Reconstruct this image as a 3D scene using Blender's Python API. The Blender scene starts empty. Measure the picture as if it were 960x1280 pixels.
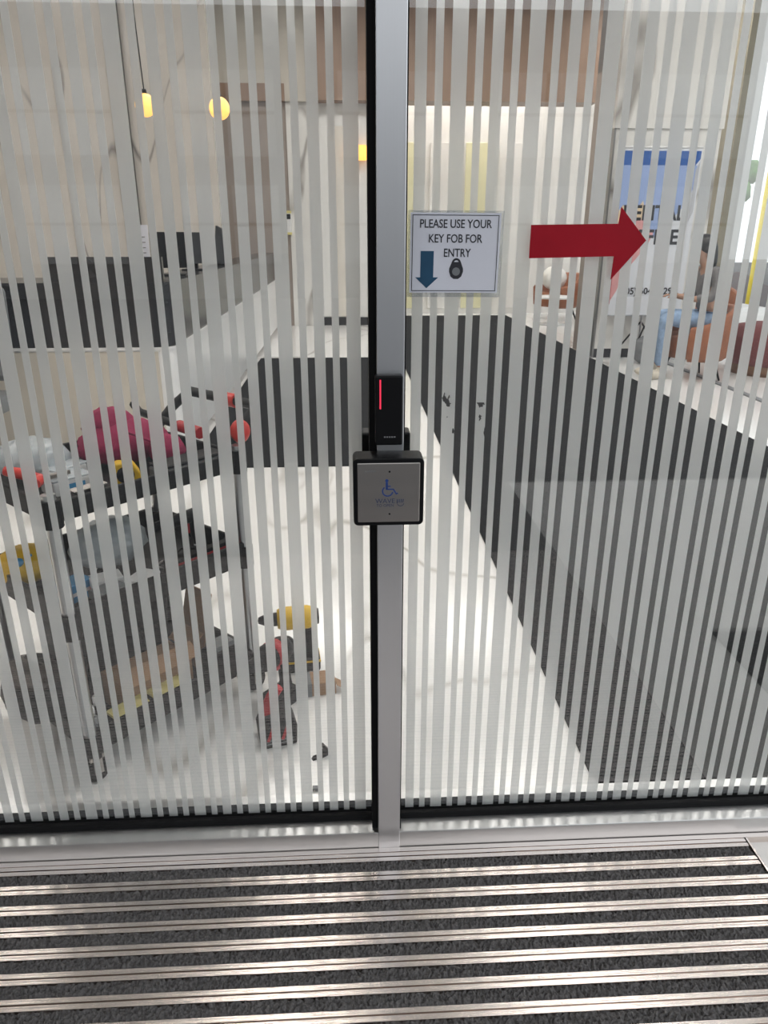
import bpy, bmesh, math, random
from mathutils import Vector, Matrix
random.seed(7)
S = bpy.context.scene
COL = S.collection
PI = math.pi

# ------------------------------------------------------------------ camera
cd = bpy.data.cameras.new('camera')
cam = bpy.data.objects.new('camera', cd)
COL.objects.link(cam)
cam.location = (0, -1.35, 1.33)
cam.rotation_euler = (PI/2 - math.atan(347/905), 0, -math.radians(2.92))
cd.sensor_width = 36
cd.lens = 905/1280*36
cd.clip_start = 0.02
S.camera = cam
# ------------------------------------------------------------------ view
S.view_settings.view_transform = 'Standard'
S.view_settings.look = 'None'
S.view_settings.exposure = 0.0
S.view_settings.gamma = 1.0
S.view_settings.use_curve_mapping = False
S.cycles.use_denoising = True
S.cycles.transparent_max_bounces = 24
S.cycles.max_bounces = 10
S.cycles.sample_clamp_indirect = 6
# ------------------------------------------------------------------ sky (overcast daylight)
w = bpy.data.worlds.new('sky')
S.world = w
w.use_nodes = True
nt = w.node_tree
bg = nt.nodes['Background']
bg.inputs['Color'].default_value = (0.92, 0.96, 1.0, 1)
bg.inputs['Strength'].default_value = 1.55

# ================================================================== materials
def mat(name, col, rough=0.5, metal=0.0, var=0.0, scale=20.0, bump=0.0, bscale=None, spec=0.5, emit=None, estr=0.0, alpha=1.0, aniso=0.0, trans=0.0, stretch=None):
    m = bpy.data.materials.new(name)
    m.use_nodes = True
    n = m.node_tree.nodes; l = m.node_tree.links
    p = n['Principled BSDF']
    p.inputs['Base Color'].default_value = (*col, 1)
    p.inputs['Roughness'].default_value = rough
    p.inputs['Metallic'].default_value = metal
    p.inputs['Specular IOR Level'].default_value = spec
    if aniso: p.inputs['Anisotropic'].default_value = aniso
    if trans: p.inputs['Transmission Weight'].default_value = trans
    if alpha < 1: p.inputs['Alpha'].default_value = alpha
    if emit:
        p.inputs['Emission Color'].default_value = (*emit, 1)
        p.inputs['Emission Strength'].default_value = estr
    tc = n.new('ShaderNodeTexCoord')
    src = tc.outputs['Object']
    if stretch:
        mp = n.new('ShaderNodeMapping'); mp.inputs['Scale'].default_value = stretch
        l.new(src, mp.inputs['Vector']); src = mp.outputs['Vector']
    if var:
        t = n.new('ShaderNodeTexNoise'); t.inputs['Scale'].default_value = scale; t.inputs['Detail'].default_value = 4
        l.new(src, t.inputs['Vector'])
        r = n.new('ShaderNodeMapRange')
        r.inputs['From Min'].default_value = 0.25; r.inputs['From Max'].default_value = 0.75
        r.inputs['To Min'].default_value = 1-var; r.inputs['To Max'].default_value = 1+var
        l.new(t.outputs['Fac'], r.inputs['Value'])
        mx = n.new('ShaderNodeVectorMath'); mx.operation = 'SCALE'
        mx.inputs[0].default_value = col
        l.new(r.outputs['Result'], mx.inputs['Scale'])
        l.new(mx.outputs['Vector'], p.inputs['Base Color'])
    if bump:
        t2 = n.new('ShaderNodeTexNoise'); t2.inputs['Scale'].default_value = bscale or scale; t2.inputs['Detail'].default_value = 3
        l.new(src, t2.inputs['Vector'])
        b = n.new('ShaderNodeBump'); b.inputs['Strength'].default_value = bump; b.inputs['Distance'].default_value = 0.01
        l.new(t2.outputs['Fac'], b.inputs['Height'])
        l.new(b.outputs['Normal'], p.inputs['Normal'])
    return m

def marble(name, base, vein, scale, width, rough, amount=0.8, seed=0.0, spec=0.5):
    m = bpy.data.materials.new(name); m.use_nodes = True
    n = m.node_tree.nodes; l = m.node_tree.links; p = n['Principled BSDF']
    p.inputs['Roughness'].default_value = rough
    p.inputs['Specular IOR Level'].default_value = spec
    tc = n.new('ShaderNodeTexCoord')
    mp = n.new('ShaderNodeMapping'); mp.inputs['Location'].default_value = (seed, seed*1.7, seed*.6)
    mp.inputs['Rotation'].default_value = (0.15, 0.25, 0.3)
    mp.inputs['Scale'].default_value = (1.3, 0.6, 0.42)
    l.new(tc.outputs['Object'], mp.inputs['Vector'])
    def ridge(sc, wd, dist):
        t = n.new('ShaderNodeTexNoise'); t.inputs['Scale'].default_value = sc; t.inputs['Detail'].default_value = 2.5
        t.inputs['Roughness'].default_value = 0.45; t.inputs['Distortion'].default_value = dist
        l.new(mp.outputs['Vector'], t.inputs['Vector'])
        a = n.new('ShaderNodeMath'); a.operation = 'SUBTRACT'; a.inputs[1].default_value = 0.5; l.new(t.outputs['Fac'], a.inputs[0])
        b = n.new('ShaderNodeMath'); b.operation = 'ABSOLUTE'; l.new(a.outputs[0], b.inputs[0])
        r = n.new('ShaderNodeMapRange'); r.inputs['From Min'].default_value = 0; r.inputs['From Max'].default_value = wd
        r.inputs['To Min'].default_value = 1; r.inputs['To Max'].default_value = 0
        l.new(b.outputs[0], r.inputs['Value'])
        return r.outputs['Result']
    r1 = ridge(scale, width, 0.7)
    mk = n.new('ShaderNodeTexNoise'); mk.inputs['Scale'].default_value = scale*1.3; l.new(tc.outputs['Object'], mk.inputs['Vector'])
    mr = n.new('ShaderNodeMapRange'); mr.inputs['From Min'].default_value = 0.36; mr.inputs['From Max'].default_value = 0.56
    l.new(mk.outputs['Fac'], mr.inputs['Value'])
    q = n.new('ShaderNodeMath'); q.operation = 'MULTIPLY'; l.new(r1, q.inputs[0]); l.new(mr.outputs['Result'], q.inputs[1])
    q2 = n.new('ShaderNodeMath'); q2.operation = 'MULTIPLY'; q2.inputs[1].default_value = amount; l.new(q.outputs[0], q2.inputs[0])
    mx = n.new('ShaderNodeMix'); mx.data_type = 'RGBA'
    mx.inputs[6].default_value = (*base, 1); mx.inputs[7].default_value = (*vein, 1)
    l.new(q2.outputs[0], mx.inputs[0]); l.new(mx.outputs[2], p.inputs['Base Color'])
    return m

def glass_mat(name, tint=(0.985, 0.993, 0.990), rough=0.0):
    # thin clear pane: straight-through transmission + angle-dependent (Schlick) mirror reflection on each face
    m = bpy.data.materials.new(name); m.use_nodes = True
    n = m.node_tree.nodes; l = m.node_tree.links
    n.remove(n['Principled BSDF']); out = n['Material Output']
    lw = n.new('ShaderNodeLayerWeight'); lw.inputs['Blend'].default_value = 0.5
    pw = n.new('ShaderNodeMath'); pw.operation = 'POWER'; pw.inputs[1].default_value = 5; l.new(lw.outputs['Facing'], pw.inputs[0])
    ma = n.new('ShaderNodeMath'); ma.operation = 'MULTIPLY_ADD'; ma.inputs[1].default_value = 0.95; ma.inputs[2].default_value = 0.062
    l.new(pw.outputs[0], ma.inputs[0])
    tr = n.new('ShaderNodeBsdfTransparent'); tr.inputs['Color'].default_value = (*tint, 1)
    gl = n.new('ShaderNodeBsdfGlossy'); gl.inputs['Roughness'].default_value = rough; gl.inputs['Color'].default_value = (1, 1, 1, 1)
    mx = n.new('ShaderNodeMixShader'); l.new(ma.outputs[0], mx.inputs[0]); l.new(tr.outputs[0], mx.inputs[1]); l.new(gl.outputs[0], mx.inputs[2])
    l.new(mx.outputs[0], out.inputs['Surface'])
    return m

def film_mat(name, worn=None):
    m = bpy.data.materials.new(name); m.use_nodes = True
    n = m.node_tree.nodes; l = m.node_tree.links
    n.remove(n['Principled BSDF']); out = n['Material Output']
    df = n.new('ShaderNodeBsdfDiffuse'); df.inputs['Color'].default_value = (0.84, 0.835, 0.82, 1)
    tl = n.new('ShaderNodeBsdfTranslucent'); tl.inputs['Color'].default_value = (0.88, 0.88, 0.87, 1)
    rf = n.new('ShaderNodeBsdfRefraction'); rf.inputs['IOR'].default_value = 1.12; rf.inputs['Roughness'].default_value = 0.6; rf.inputs['Color'].default_value = (0.98, 0.98, 0.975, 1)
    mt_ = n.new('ShaderNodeMixShader'); mt_.inputs[0].default_value = 0.8
    l.new(tl.outputs[0], mt_.inputs[1]); l.new(rf.outputs[0], mt_.inputs[2])
    mx = n.new('ShaderNodeMixShader'); mx.inputs[0].default_value = 0.62
    l.new(df.outputs[0], mx.inputs[1]); l.new(mt_.outputs[0], mx.inputs[2])
    tp = n.new('ShaderNodeBsdfTransparent')
    m2 = n.new('ShaderNodeMixShader'); m2.inputs[0].default_value = 0.03
    l.new(mx.outputs[0], m2.inputs[1]); l.new(tp.outputs[0], m2.inputs[2])
    last = m2
    if worn:
        z0, z1, thr = worn
        tc = n.new('ShaderNodeTexCoord')
        mp = n.new('ShaderNodeMapping'); mp.inputs['Scale'].default_value = (1.0, 1.0, 0.55); l.new(tc.outputs['Object'], mp.inputs['Vector'])
        t = n.new('ShaderNodeTexNoise'); t.inputs['Scale'].default_value = 75; t.inputs['Detail'].default_value = 3
        l.new(mp.outputs['Vector'], t.inputs['Vector'])
        sp = n.new('ShaderNodeSeparateXYZ'); l.new(tc.outputs['Object'], sp.inputs[0])
        a = n.new('ShaderNodeMath'); a.operation = 'GREATER_THAN'; a.inputs[1].default_value = z0; l.new(sp.outputs['Z'], a.inputs[0])
        b = n.new('ShaderNodeMath'); b.operation = 'LESS_THAN'; b.inputs[1].default_value = z1; l.new(sp.outputs['Z'], b.inputs[0])
        g = n.new('ShaderNodeMath'); g.operation = 'GREATER_THAN'; g.inputs[1].default_value = thr; l.new(t.outputs['Fac'], g.inputs[0])
        c = n.new('ShaderNodeMath'); c.operation = 'MULTIPLY'; l.new(a.outputs[0], c.inputs[0]); l.new(b.outputs[0], c.inputs[1])
        d = n.new('ShaderNodeMath'); d.operation = 'MULTIPLY'; l.new(c.outputs[0], d.inputs[0]); l.new(g.outputs[0], d.inputs[1])
        m3 = n.new('ShaderNodeMixShader'); l.new(d.outputs[0], m3.inputs[0]); l.new(m2.outputs[0], m3.inputs[1]); l.new(tp.outputs[0], m3.inputs[2])
        last = m3
    l.new(last.outputs[0], out.inputs['Surface'])
    return m

M = {}
M['glass'] = glass_mat('clear_glass')
M['bagfilm'] = None
M['bagfilm'] = mat('cloudy_plastic_bag', (0.66, 0.72, 0.76), 0.25, alpha=0.55, var=0.15, scale=30, bump=0.4, bscale=45)
M['film'] = film_mat('frosted_film')
M['film_worn_a'] = film_mat('frosted_film_scratched', (0.97, 1.07, 0.615))
M['film_worn_b'] = film_mat('frosted_film_torn', (0.96, 1.03, 0.58))
M['alu'] = mat('anodised_aluminium', (0.68, 0.685, 0.70), 0.34, 1.0, 0.04, 8, 0.015, 300, stretch=(1, 1, 0.02))
M['alu_sill'] = mat('sill_aluminium', (0.62, 0.62, 0.62), 0.36, 1.0, 0.05, 12, 0.02, 250, stretch=(0.03, 1, 1))
M['rail'] = mat('warm_tinted_rail_aluminium', (0.80, 0.725, 0.68), 0.17, 1.0, 0.08, 30, 0.10, 420, stretch=(0.012, 1, 1))  # warm tint stands in for lobby light reflected by the rails
M['gasket'] = mat('black_rubber', (0.005, 0.005, 0.0055), 0.6, var=0.2, scale=60, spec=0.15)
M['black'] = mat('black_plastic', (0.005, 0.005, 0.006), 0.42, var=0.2, scale=40, spec=0.18)
M['blackm'] = mat('matt_black_plastic', (0.011, 0.011, 0.012), 0.6, spec=0.25, var=0.3, scale=30, bump=0.05, bscale=200)
M['steel'] = mat('brushed_steel', (0.47, 0.44, 0.415), 0.30, 1.0, 0.05, 30, 0.02, 400, stretch=(0.05, 1, 1))
M['chrome'] = mat('satin_tube_steel', (0.60, 0.62, 0.64), 0.28, 1.0, 0.05, 20)
M['led'] = mat('red_led', (0.5, 0.02, 0.05), 0.4, emit=(1.0, 0.04, 0.10), estr=0.75)
M['blue_ink'] = mat('blue_print', (0.015, 0.055, 0.24), 0.5, var=0.05)
M['blue_faint'] = mat('faint_blue_print', (0.035, 0.055, 0.13), 0.5, var=0.1)
M['grey_ink'] = mat('grey_print', (0.22, 0.22, 0.23), 0.5, var=0.05)
M['ink'] = mat('black_ink', (0.016, 0.017, 0.024), 0.6, var=0.05)
M['paper'] = mat('white_paper', (0.68, 0.69, 0.76), 0.6, var=0.03, scale=9, bump=0.03, bscale=30)
M['tape'] = glass_mat('clear_tape', (0.80, 0.82, 0.84), 0.3)
M['teal'] = mat('teal_print', (0.004, 0.06, 0.13), 0.5, var=0.08, scale=40)
M['red_vinyl'] = mat('red_vinyl', (0.34, 0.005, 0.016), 0.4, spec=0.2, var=0.12, scale=14, bump=0.08, bscale=30)
M['pile'] = mat('charcoal_pile', (0.105, 0.100, 0.099), 0.95, var=0.45, scale=260, spec=0.2)
M['concrete'] = mat('pale_concrete', (0.72, 0.695, 0.67), 0.8, var=0.06, scale=6, bump=0.1, bscale=120)
M['darkpaver'] = mat('dark_paver', (0.03, 0.032, 0.034), 0.8, var=0.2, scale=30)
M['granite'] = mat('dark_granite', (0.075, 0.075, 0.078), 0.7, var=0.3, scale=60)
M['asphalt'] = mat('asphalt', (0.09, 0.09, 0.095), 0.9, var=0.2, scale=12)
M['floor'] = marble('white_floor_marble', (0.85, 0.845, 0.835), (0.42, 0.40, 0.37), 0.7, 0.014, 0.16, 0.8, 3.1)
M['wallmarble'] = marble('beige_wall_marble', (0.58, 0.545, 0.50), (0.10, 0.085, 0.08), 0.55, 0.007, 0.22, 0.8, 7.7)
M['pillarmarble'] = marble('white_wall_marble', (0.80, 0.79, 0.76), (0.25, 0.23, 0.21), 0.9, 0.028, 0.25, 0.9, 1.3)
M['carpet'] = mat('charcoal_carpet', (0.013, 0.0133, 0.015), 0.95, var=0.55, scale=190, bump=0.5, bscale=420, spec=0.15)
M['darktile'] = mat('dark_stone', (0.022, 0.022, 0.025), 0.5, var=0.25, scale=8)
M['brown'] = mat('brown_veneer', (0.30, 0.195, 0.135), 0.45, var=0.10, scale=5, stretch=(6, 1, 0.4))
M['taupe'] = mat('taupe_panel', (0.34, 0.285, 0.25), 0.5, var=0.05, scale=3)
M['white'] = mat('white_paint', (0.82, 0.82, 0.80), 0.5, var=0.02, scale=3)
M['cream'] = mat('cream_paint', (0.76, 0.72, 0.65), 0.5, var=0.03, scale=3)
M['yellowpanel'] = mat('pale_yellow_panel', (0.80, 0.78, 0.52), 0.4, var=0.03, scale=3)
M['deskwhite'] = mat('white_laminate', (0.80, 0.80, 0.80), 0.3, var=0.02, scale=3)
M['deskdark'] = mat('black_laminate', (0.014, 0.015, 0.018), 0.22, var=0.2, scale=4)
M['beige'] = mat('beige_finish', (0.60, 0.56, 0.49), 0.4, var=0.03, scale=3)
M['bronze'] = mat('dark_bronze', (0.055, 0.042, 0.036), 0.4, 0.3, 0.15, 5)
M['olive'] = mat('olive_bronze', (0.30, 0.27, 0.20), 0.45, 0.2, 0.08, 4)
M['greypanel'] = mat('grey_metal_panel', (0.26, 0.26, 0.26), 0.35, 0.6, 0.06, 4)
M['leather'] = mat('tan_leather', (0.30, 0.105, 0.045), 0.42, var=0.2, scale=9, bump=0.06, bscale=140)
M['maroon'] = mat('maroon_weave', (0.18, 0.05, 0.05), 0.85, var=0.4, scale=60, bump=0.3, bscale=90, stretch=(1, 1, 4))
M['wood'] = mat('brown_wood', (0.20, 0.10, 0.05), 0.5, var=0.2, scale=20, stretch=(1, 1, 5))
M['fabricwhite'] = mat('white_cushion', (0.82, 0.81, 0.78), 0.8, var=0.04, scale=12)
M['skin'] = mat('skin', (0.46, 0.27, 0.19), 0.5, var=0.06, scale=20)
M['denim'] = mat('light_blue_denim', (0.27, 0.38, 0.55), 0.85, var=0.25, scale=30, bump=0.1, bscale=160)
M['greytop'] = mat('grey_knit', (0.20, 0.195, 0.20), 0.9, var=0.15, scale=40)
M['hair'] = mat('black_hair', (0.010, 0.009, 0.010), 0.4, var=0.3, scale=60, stretch=(1, 1, 0.1))
M['shoe'] = mat('beige_shoe', (0.62, 0.57, 0.48), 0.7, var=0.08, scale=40)
M['globe'] = mat('warm_globe', (0.9, 0.6, 0.2), 0.4, emit=(1.0, 0.52, 0.12), estr=1.35)
M['sconce'] = mat('amber_lamp', (0.9, 0.5, 0.1), 0.4, emit=(1.0, 0.42, 0.09), estr=1.6)
M['fillpanel'] = mat('fill_diffuser', (0.9, 0.9, 0.9), 0.5, emit=(1.0, 0.955, 0.905), estr=13.0)
M['downlight'] = mat('warm_downlight', (0.9, 0.8, 0.6), 0.5, emit=(1.0, 0.66, 0.40), estr=1100.0)
M['spot'] = mat('warm_ceiling_spot', (0.9, 0.8, 0.6), 0.5, emit=(1.0, 0.62, 0.34), estr=900.0)
M['soffit'] = mat('soffit_panel', (0.42, 0.37, 0.33), 0.7, var=0.05, scale=2)
M['stone'] = mat('beige_stone', (0.55, 0.47, 0.40), 0.8, var=0.08, scale=3)
M['facade'] = mat('grey_facade', (0.20, 0.20, 0.205), 0.8, var=0.06, scale=2)
M['facadewhite'] = mat('white_facade', (0.80, 0.82, 0.84), 0.7, var=0.04, scale=2)
M['facadepale'] = mat('pale_blind', (0.46, 0.46, 0.46), 0.6, var=0.08, scale=2)
M['winglass'] = mat('blue_window_glass', (0.30, 0.42, 0.50), 0.08, 0.0, 0.1, 1)
M['yellow'] = mat('yellow_paint', (0.85, 0.66, 0.02), 0.5, var=0.05)
M['leaf'] = mat('green_leaves', (0.12, 0.26, 0.08), 0.7, var=0.4, scale=6)
M['bark'] = mat('bark', (0.14, 0.10, 0.07), 0.9, var=0.3, scale=12)
M['ban_blue'] = mat('banner_blue', (0.028, 0.115, 0.40), 0.5, var=0.03)
M['ban_sky'] = mat('banner_sky', (0.32, 0.43, 0.72), 0.5, var=0.06, scale=3)
M['ban_white'] = mat('banner_white', (0.74, 0.77, 0.82), 0.5, var=0.02)
M['ban_pink'] = mat('banner_pink', (0.72, 0.36, 0.36), 0.5, var=0.05)
M['ban_peach'] = mat('banner_peach', (0.78, 0.62, 0.42), 0.5, var=0.05)
M['ban_red'] = mat('banner_red', (0.45, 0.02, 0.035), 0.5, var=0.05)
M['ban_grey'] = mat('banner_grey', (0.50, 0.52, 0.56), 0.5, var=0.05)
M['cart'] = mat('cart_black_plastic', (0.007, 0.007, 0.0075), 0.5, spec=0.25, var=0.3, scale=25, bump=0.04, bscale=120)
M['toolyellow'] = mat('tool_yellow', (0.72, 0.44, 0.01), 0.42, var=0.08, scale=30)
M['toolred'] = mat('tool_red', (0.42, 0.012, 0.02), 0.42, var=0.1, scale=30)
M['brightred'] = mat('bright_red_plastic', (0.62, 0.035, 0.025), 0.4, var=0.06)
M['crimson'] = mat('crimson_cloth', (0.26, 0.008, 0.06), 0.85, var=0.2, scale=20, bump=0.2, bscale=60)
M['card'] = mat('brown_cardboard', (0.33, 0.20, 0.115), 0.85, var=0.06, scale=12)
M['bluepl'] = mat('sky_blue_plastic', (0.05, 0.27, 0.52), 0.45, var=0.1, scale=20)
M['greypl'] = mat('grey_plastic', (0.17, 0.18, 0.19), 0.5, var=0.1, scale=20)
M['paleyellow'] = mat('pale_yellow_plastic', (0.72, 0.64, 0.26), 0.5, var=0.06, scale=20)
M['whitepl'] = mat('white_plastic', (0.78, 0.78, 0.78), 0.45, var=0.06, scale=20)
M['screwgrey'] = mat('zinc', (0.48, 0.50, 0.50), 0.4, 0.8, 0.2, 60)

# ================================================================== mesh helpers
class B:
    def __init__(s): s.v = []; s.f = []; s.smooth = []
    def _add(s, v, f, sm=False):
        o = len(s.v); s.v += [tuple(a) for a in v]
        for q in f: s.f.append(tuple(i+o for i in q)); s.smooth.append(sm)
        return s
    def box(s, x0, x1, y0, y1, z0, z1):
        v = [(x0,y0,z0),(x1,y0,z0),(x1,y1,z0),(x0,y1,z0),(x0,y0,z1),(x1,y0,z1),(x1,y1,z1),(x0,y1,z1)]
        return s._add(v, [(0,3,2,1),(4,5,6,7),(0,1,5,4),(1,2,6,5),(2,3,7,6),(3,0,4,7)])
    def obox(s, c, size, rz=0, rx=0, ry=0):
        m = Matrix.Translation(c) @ Matrix.Rotation(rz,4,'Z') @ Matrix.Rotation(ry,4,'Y') @ Matrix.Rotation(rx,4,'X')
        a,b,d = size[0]/2,size[1]/2,size[2]/2
        v = [m @ Vector(q) for q in ((-a,-b,-d),(a,-b,-d),(a,b,-d),(-a,b,-d),(-a,-b,d),(a,-b,d),(a,b,d),(-a,b,d))]
        return s._add(v, [(0,3,2,1),(4,5,6,7),(0,1,5,4),(1,2,6,5),(2,3,7,6),(3,0,4,7)])
    def rings(s, rings, cap=True, sm=True):
        n = len(rings[0]); v = [p for r in rings for p in r]; f = []
        for i in range(len(rings)-1):
            for j in range(n):
                k = (j+1) % n
                f.append((i*n+j, i*n+k, (i+1)*n+k, (i+1)*n+j))
        s._add(v, f, sm)
        if cap:
            s._add(rings[0], [tuple(reversed(range(n)))]); s._add(rings[-1], [tuple(range(n))])
        return s
    def tube(s, pts, r, seg=10, cap=True):
        pts = [Vector(p) for p in pts]; rr = r if isinstance(r, (list, tuple)) else [r]*len(pts)
        rings = []; up = None
        for i, p in enumerate(pts):
            d = (pts[min(i+1, len(pts)-1)] - pts[max(i-1, 0)]).normalized()
            if up is None:
                up = Vector((0,0,1)) if abs(d.z) < .9 else Vector((1,0,0))
            a = d.cross(up).normalized(); up = a.cross(d).normalized()
            rings.append([p + (a*math.cos(t)+up*math.sin(t))*rr[i] for t in [2*PI*j/seg for j in range(seg)]])
        return s.rings(rings, cap)
    def lathe(s, prof, c=(0,0,0), seg=24, axis='z', sx=1, sy=1):
        rings = []
        for r, h in prof:
            ring = []
            for j in range(seg):
                t = 2*PI*j/seg; a, b = r*math.cos(t)*sx, r*math.sin(t)*sy
                p = (a,b,h) if axis == 'z' else ((a,h,b) if axis == 'y' else (h,a,b))
                ring.append((p[0]+c[0], p[1]+c[1], p[2]+c[2]))
            rings.append(ring)
        return s.rings(rings)
    def ell(s, c, r, nu=16, nv=10, jit=0.0):
        rings = []
        for i in range(1, nv):
            t = PI*i/nv
            rings.append([(c[0]+r[0]*math.sin(t)*math.cos(2*PI*j/nu)*(1+jit*random.uniform(-1,1)), c[1]+r[1]*math.sin(t)*math.sin(2*PI*j/nu)*(1+jit*random.uniform(-1,1)), c[2]-r[2]*math.cos(t)*(1+jit*random.uniform(-1,1))) for j in range(nu)])
        n = nu; v = [p for q in rings for p in q]; f = []
        for i in range(len(rings)-1):
            for j in range(n):
                k = (j+1) % n; f.append((i*n+j, i*n+k, (i+1)*n+k, (i+1)*n+j))
        b0 = len(v); v += [(c[0],c[1],c[2]-r[2]), (c[0],c[1],c[2]+r[2])]
        for j in range(n):
            k = (j+1) % n; f.append((b0, k, j)); f.append((b0+1, (len(rings)-1)*n+j, (len(rings)-1)*n+k))
        return s._add(v, f, True)
    def prism(s, poly, d0, d1, axis='y'):
        # poly in the two other axes; axis y: (x,z), axis z: (x,y), axis x: (y,z)
        n = len(poly)
        def P(a, b, d): return (a,d,b) if axis == 'y' else ((a,b,d) if axis == 'z' else (d,a,b))
        v = [P(a,b,d0) for a,b in poly] + [P(a,b,d1) for a,b in poly]
        f = [tuple(range(n)), tuple(reversed(range(n,2*n)))] + [(i, i+n, (i+1)%n+n, (i+1)%n) for i in range(n)]
        return s._add(v, f)
    def mesh(s, name):
        me = bpy.data.meshes.new(name); me.from_pydata(s.v, [], s.f); me.update()
        for p, q in zip(me.polygons, s.smooth): p.use_smooth = q
        bm = bmesh.new(); bm.from_mesh(me); bmesh.ops.recalc_face_normals(bm, faces=bm.faces); bm.to_mesh(me); bm.free()
        return me

def link(name, me, m=None, parent=None, bevel=0, loc=None, rz=0, subsurf=0):
    o = bpy.data.objects.new(name, me); COL.objects.link(o)
    if m is not None and me is not None and not me.materials: me.materials.append(M[m] if isinstance(m, str) else m)
    if parent is not None: o.parent = parent
    if loc is not None: o.location = loc
    if rz: o.rotation_euler = (0, 0, rz)
    if bevel:
        b = o.modifiers.new('bevel', 'BEVEL'); b.width = bevel; b.segments = 2; b.limit_method = 'ANGLE'
    if subsurf:
        b = o.modifiers.new('sub', 'SUBSURF'); b.levels = subsurf; b.render_levels = subsurf
    return o
def obj(name, b, m, parent=None, bevel=0, loc=None, rz=0, subsurf=0):
    return link(name, b.mesh(name), m, parent, bevel, loc, rz, subsurf)
def tag(o, label, cat=None, group=None, kind=None):
    o['label'] = label
    if cat: o['category'] = cat
    if group: o['group'] = group
    if kind: o['kind'] = kind
    return o
def thing(name, label, cat, loc=(0,0,0), rz=0, group=None, kind=None):
    o = bpy.data.objects.new(name, None); COL.objects.link(o)
    o.location = loc; o.rotation_euler = (0,0,rz); o.empty_display_size = 0.1
    return tag(o, label, cat, group, kind)
def struct(name, b, m, label, parent=None, cat=None, bevel=0):
    o = obj(name, b, m, parent, bevel)
    if parent is None: tag(o, label, cat, kind='structure')
    return o
def text(name, body, size, m, parent, loc, rot=(PI/2,0,0), align='CENTER', depth=0.0004, sx=1.0, bold=0.0):
    c = bpy.data.curves.new(name, 'FONT'); c.body = body; c.size = size; c.align_x = align; c.align_y = 'CENTER'; c.extrude = depth; c.resolution_u = 3; c.offset = bold*size
    t = bpy.data.objects.new(name, c); COL.objects.link(t)
    bpy.context.view_layer.update()
    me = bpy.data.meshes.new_from_object(t.evaluated_get(bpy.context.evaluated_depsgraph_get()))
    bpy.data.objects.remove(t); bpy.data.curves.remove(c)
    me.materials.clear()
    o = link(name, me, m, parent, loc=loc); o.rotation_euler = rot; o.scale = (sx, 1, 1)
    return o
def copy_tree(o, parent=None):
    c = o.copy(); COL.objects.link(c)
    if parent is not None: c.parent = parent
    for ch in list(o.children): copy_tree(ch, c)
    return c

# ================================================================== setting: inside
struct('floor', B().box(-6, 6.2, 0.0, 14, -0.1, 0), 'floor', 'polished white marble floor with thin grey veins inside the lobby', cat='floor')
struct('ceiling', B().box(-6, 6.2, 0.15, 14, 4.3, 4.4), 'white', 'white lobby ceiling', cat='ceiling')
struct('wall_left', B().box(-6.1, -6, 0, 14, 0, 4.3), 'wallmarble', 'beige marble side wall of the lobby', cat='wall')
struct('wall_back', B().box(-0.40, 0.55, 10.35, 10.5, 0.12, 4.3), 'white', 'white panelled wall behind the dark rug', cat='wall')
struct('baseboard_back', B().box(-0.42, 0.56, 10.32, 10.36, 0, 0.12), 'darktile', 'dark stone baseboard below the white panelled wall', cat='baseboard')
struct('wall_end', B().box(0.55, 6.2, 12.0, 12.1, 0, 4.3), 'white', 'white end wall beyond the charcoal runner', cat='wall')
struct('wall_recess', B().box(0.50, 0.56, 10.5, 12.0, 0, 4.3), 'cream', 'cream return wall beside the end of the runner', cat='wall')
# marble wall behind the reception desk
struct('wall_reception', B().box(-6, -1.31, 7.0, 7.15, 0, 4.3), 'wallmarble', 'beige marble wall with dark veins behind the reception desk', cat='wall')
struct('wall_taupe', B().box(-3, -0.80, 10.30, 10.45, 0, 3.07), 'taupe', 'taupe panelled wall beyond the reception desk', cat='wall')
struct('wall_marble_strip', B().box(-0.80, -0.40, 10.28, 10.45, 0, 3.07), 'pillarmarble', 'narrow white marble wall strip beside the white panels', cat='wall')
struct('trim_1', B().box(-0.42, 3.6, 10.1, 10.5, 3.07, 4.3), 'brown', 'brown wood bulkhead hanging across the end of the lobby', cat='bulkhead')
struct('trim_5', B().box(-3, -0.80, 10.2, 10.45, 3.07, 3.285), 'brown', 'slim brown wood band above the taupe panelled wall', cat='trim')
struct('wall_upper', B().box(-3, -0.42, 10.22, 10.45, 3.285, 4.3).box(-0.80, -0.42, 10.22, 10.45, 3.07, 3.285), 'beige', 'beige upper wall above the slim brown band', cat='wall')
struct('trim_2', B().box(-2.26, -2.14, 6.93, 7.02, 0, 4.3), 'bronze', 'dark bronze vertical strip on the marble reception wall', cat='trim')
# white wall panels at the back
for i, (x0, x1) in enumerate(((-0.36, -0.17), (-0.15, 0.03))):
    p = tag(obj('wall_panel', B().box(x0, x1, 10.325, 10.36, 0.13, 2.78), ('white','cream')[i], bevel=0.006), ('bright white tall wall panel above the dark baseboard', 'cream tall wall panel beside the bright white panel')[i], 'wall panel')
for i, (x0, x1, mm) in enumerate(((0.95, 1.28, 'yellowpanel'), (1.45, 1.80, 'white'), (2.05, 2.60, 'yellowpanel'), (2.75, 3.1, 'white'))):
    tag(obj('wall_panel', B().box(x0, x1, 11.96, 12.0, 0.1, 2.75), mm, bevel=0.006), ('narrow pale yellow wall panel above the runner end', 'white wall panel between the two pale yellow panels', 'wide pale yellow wall panel above the runner end', 'white wall panel next to the taupe pillar')[i], 'wall panel')
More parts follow.
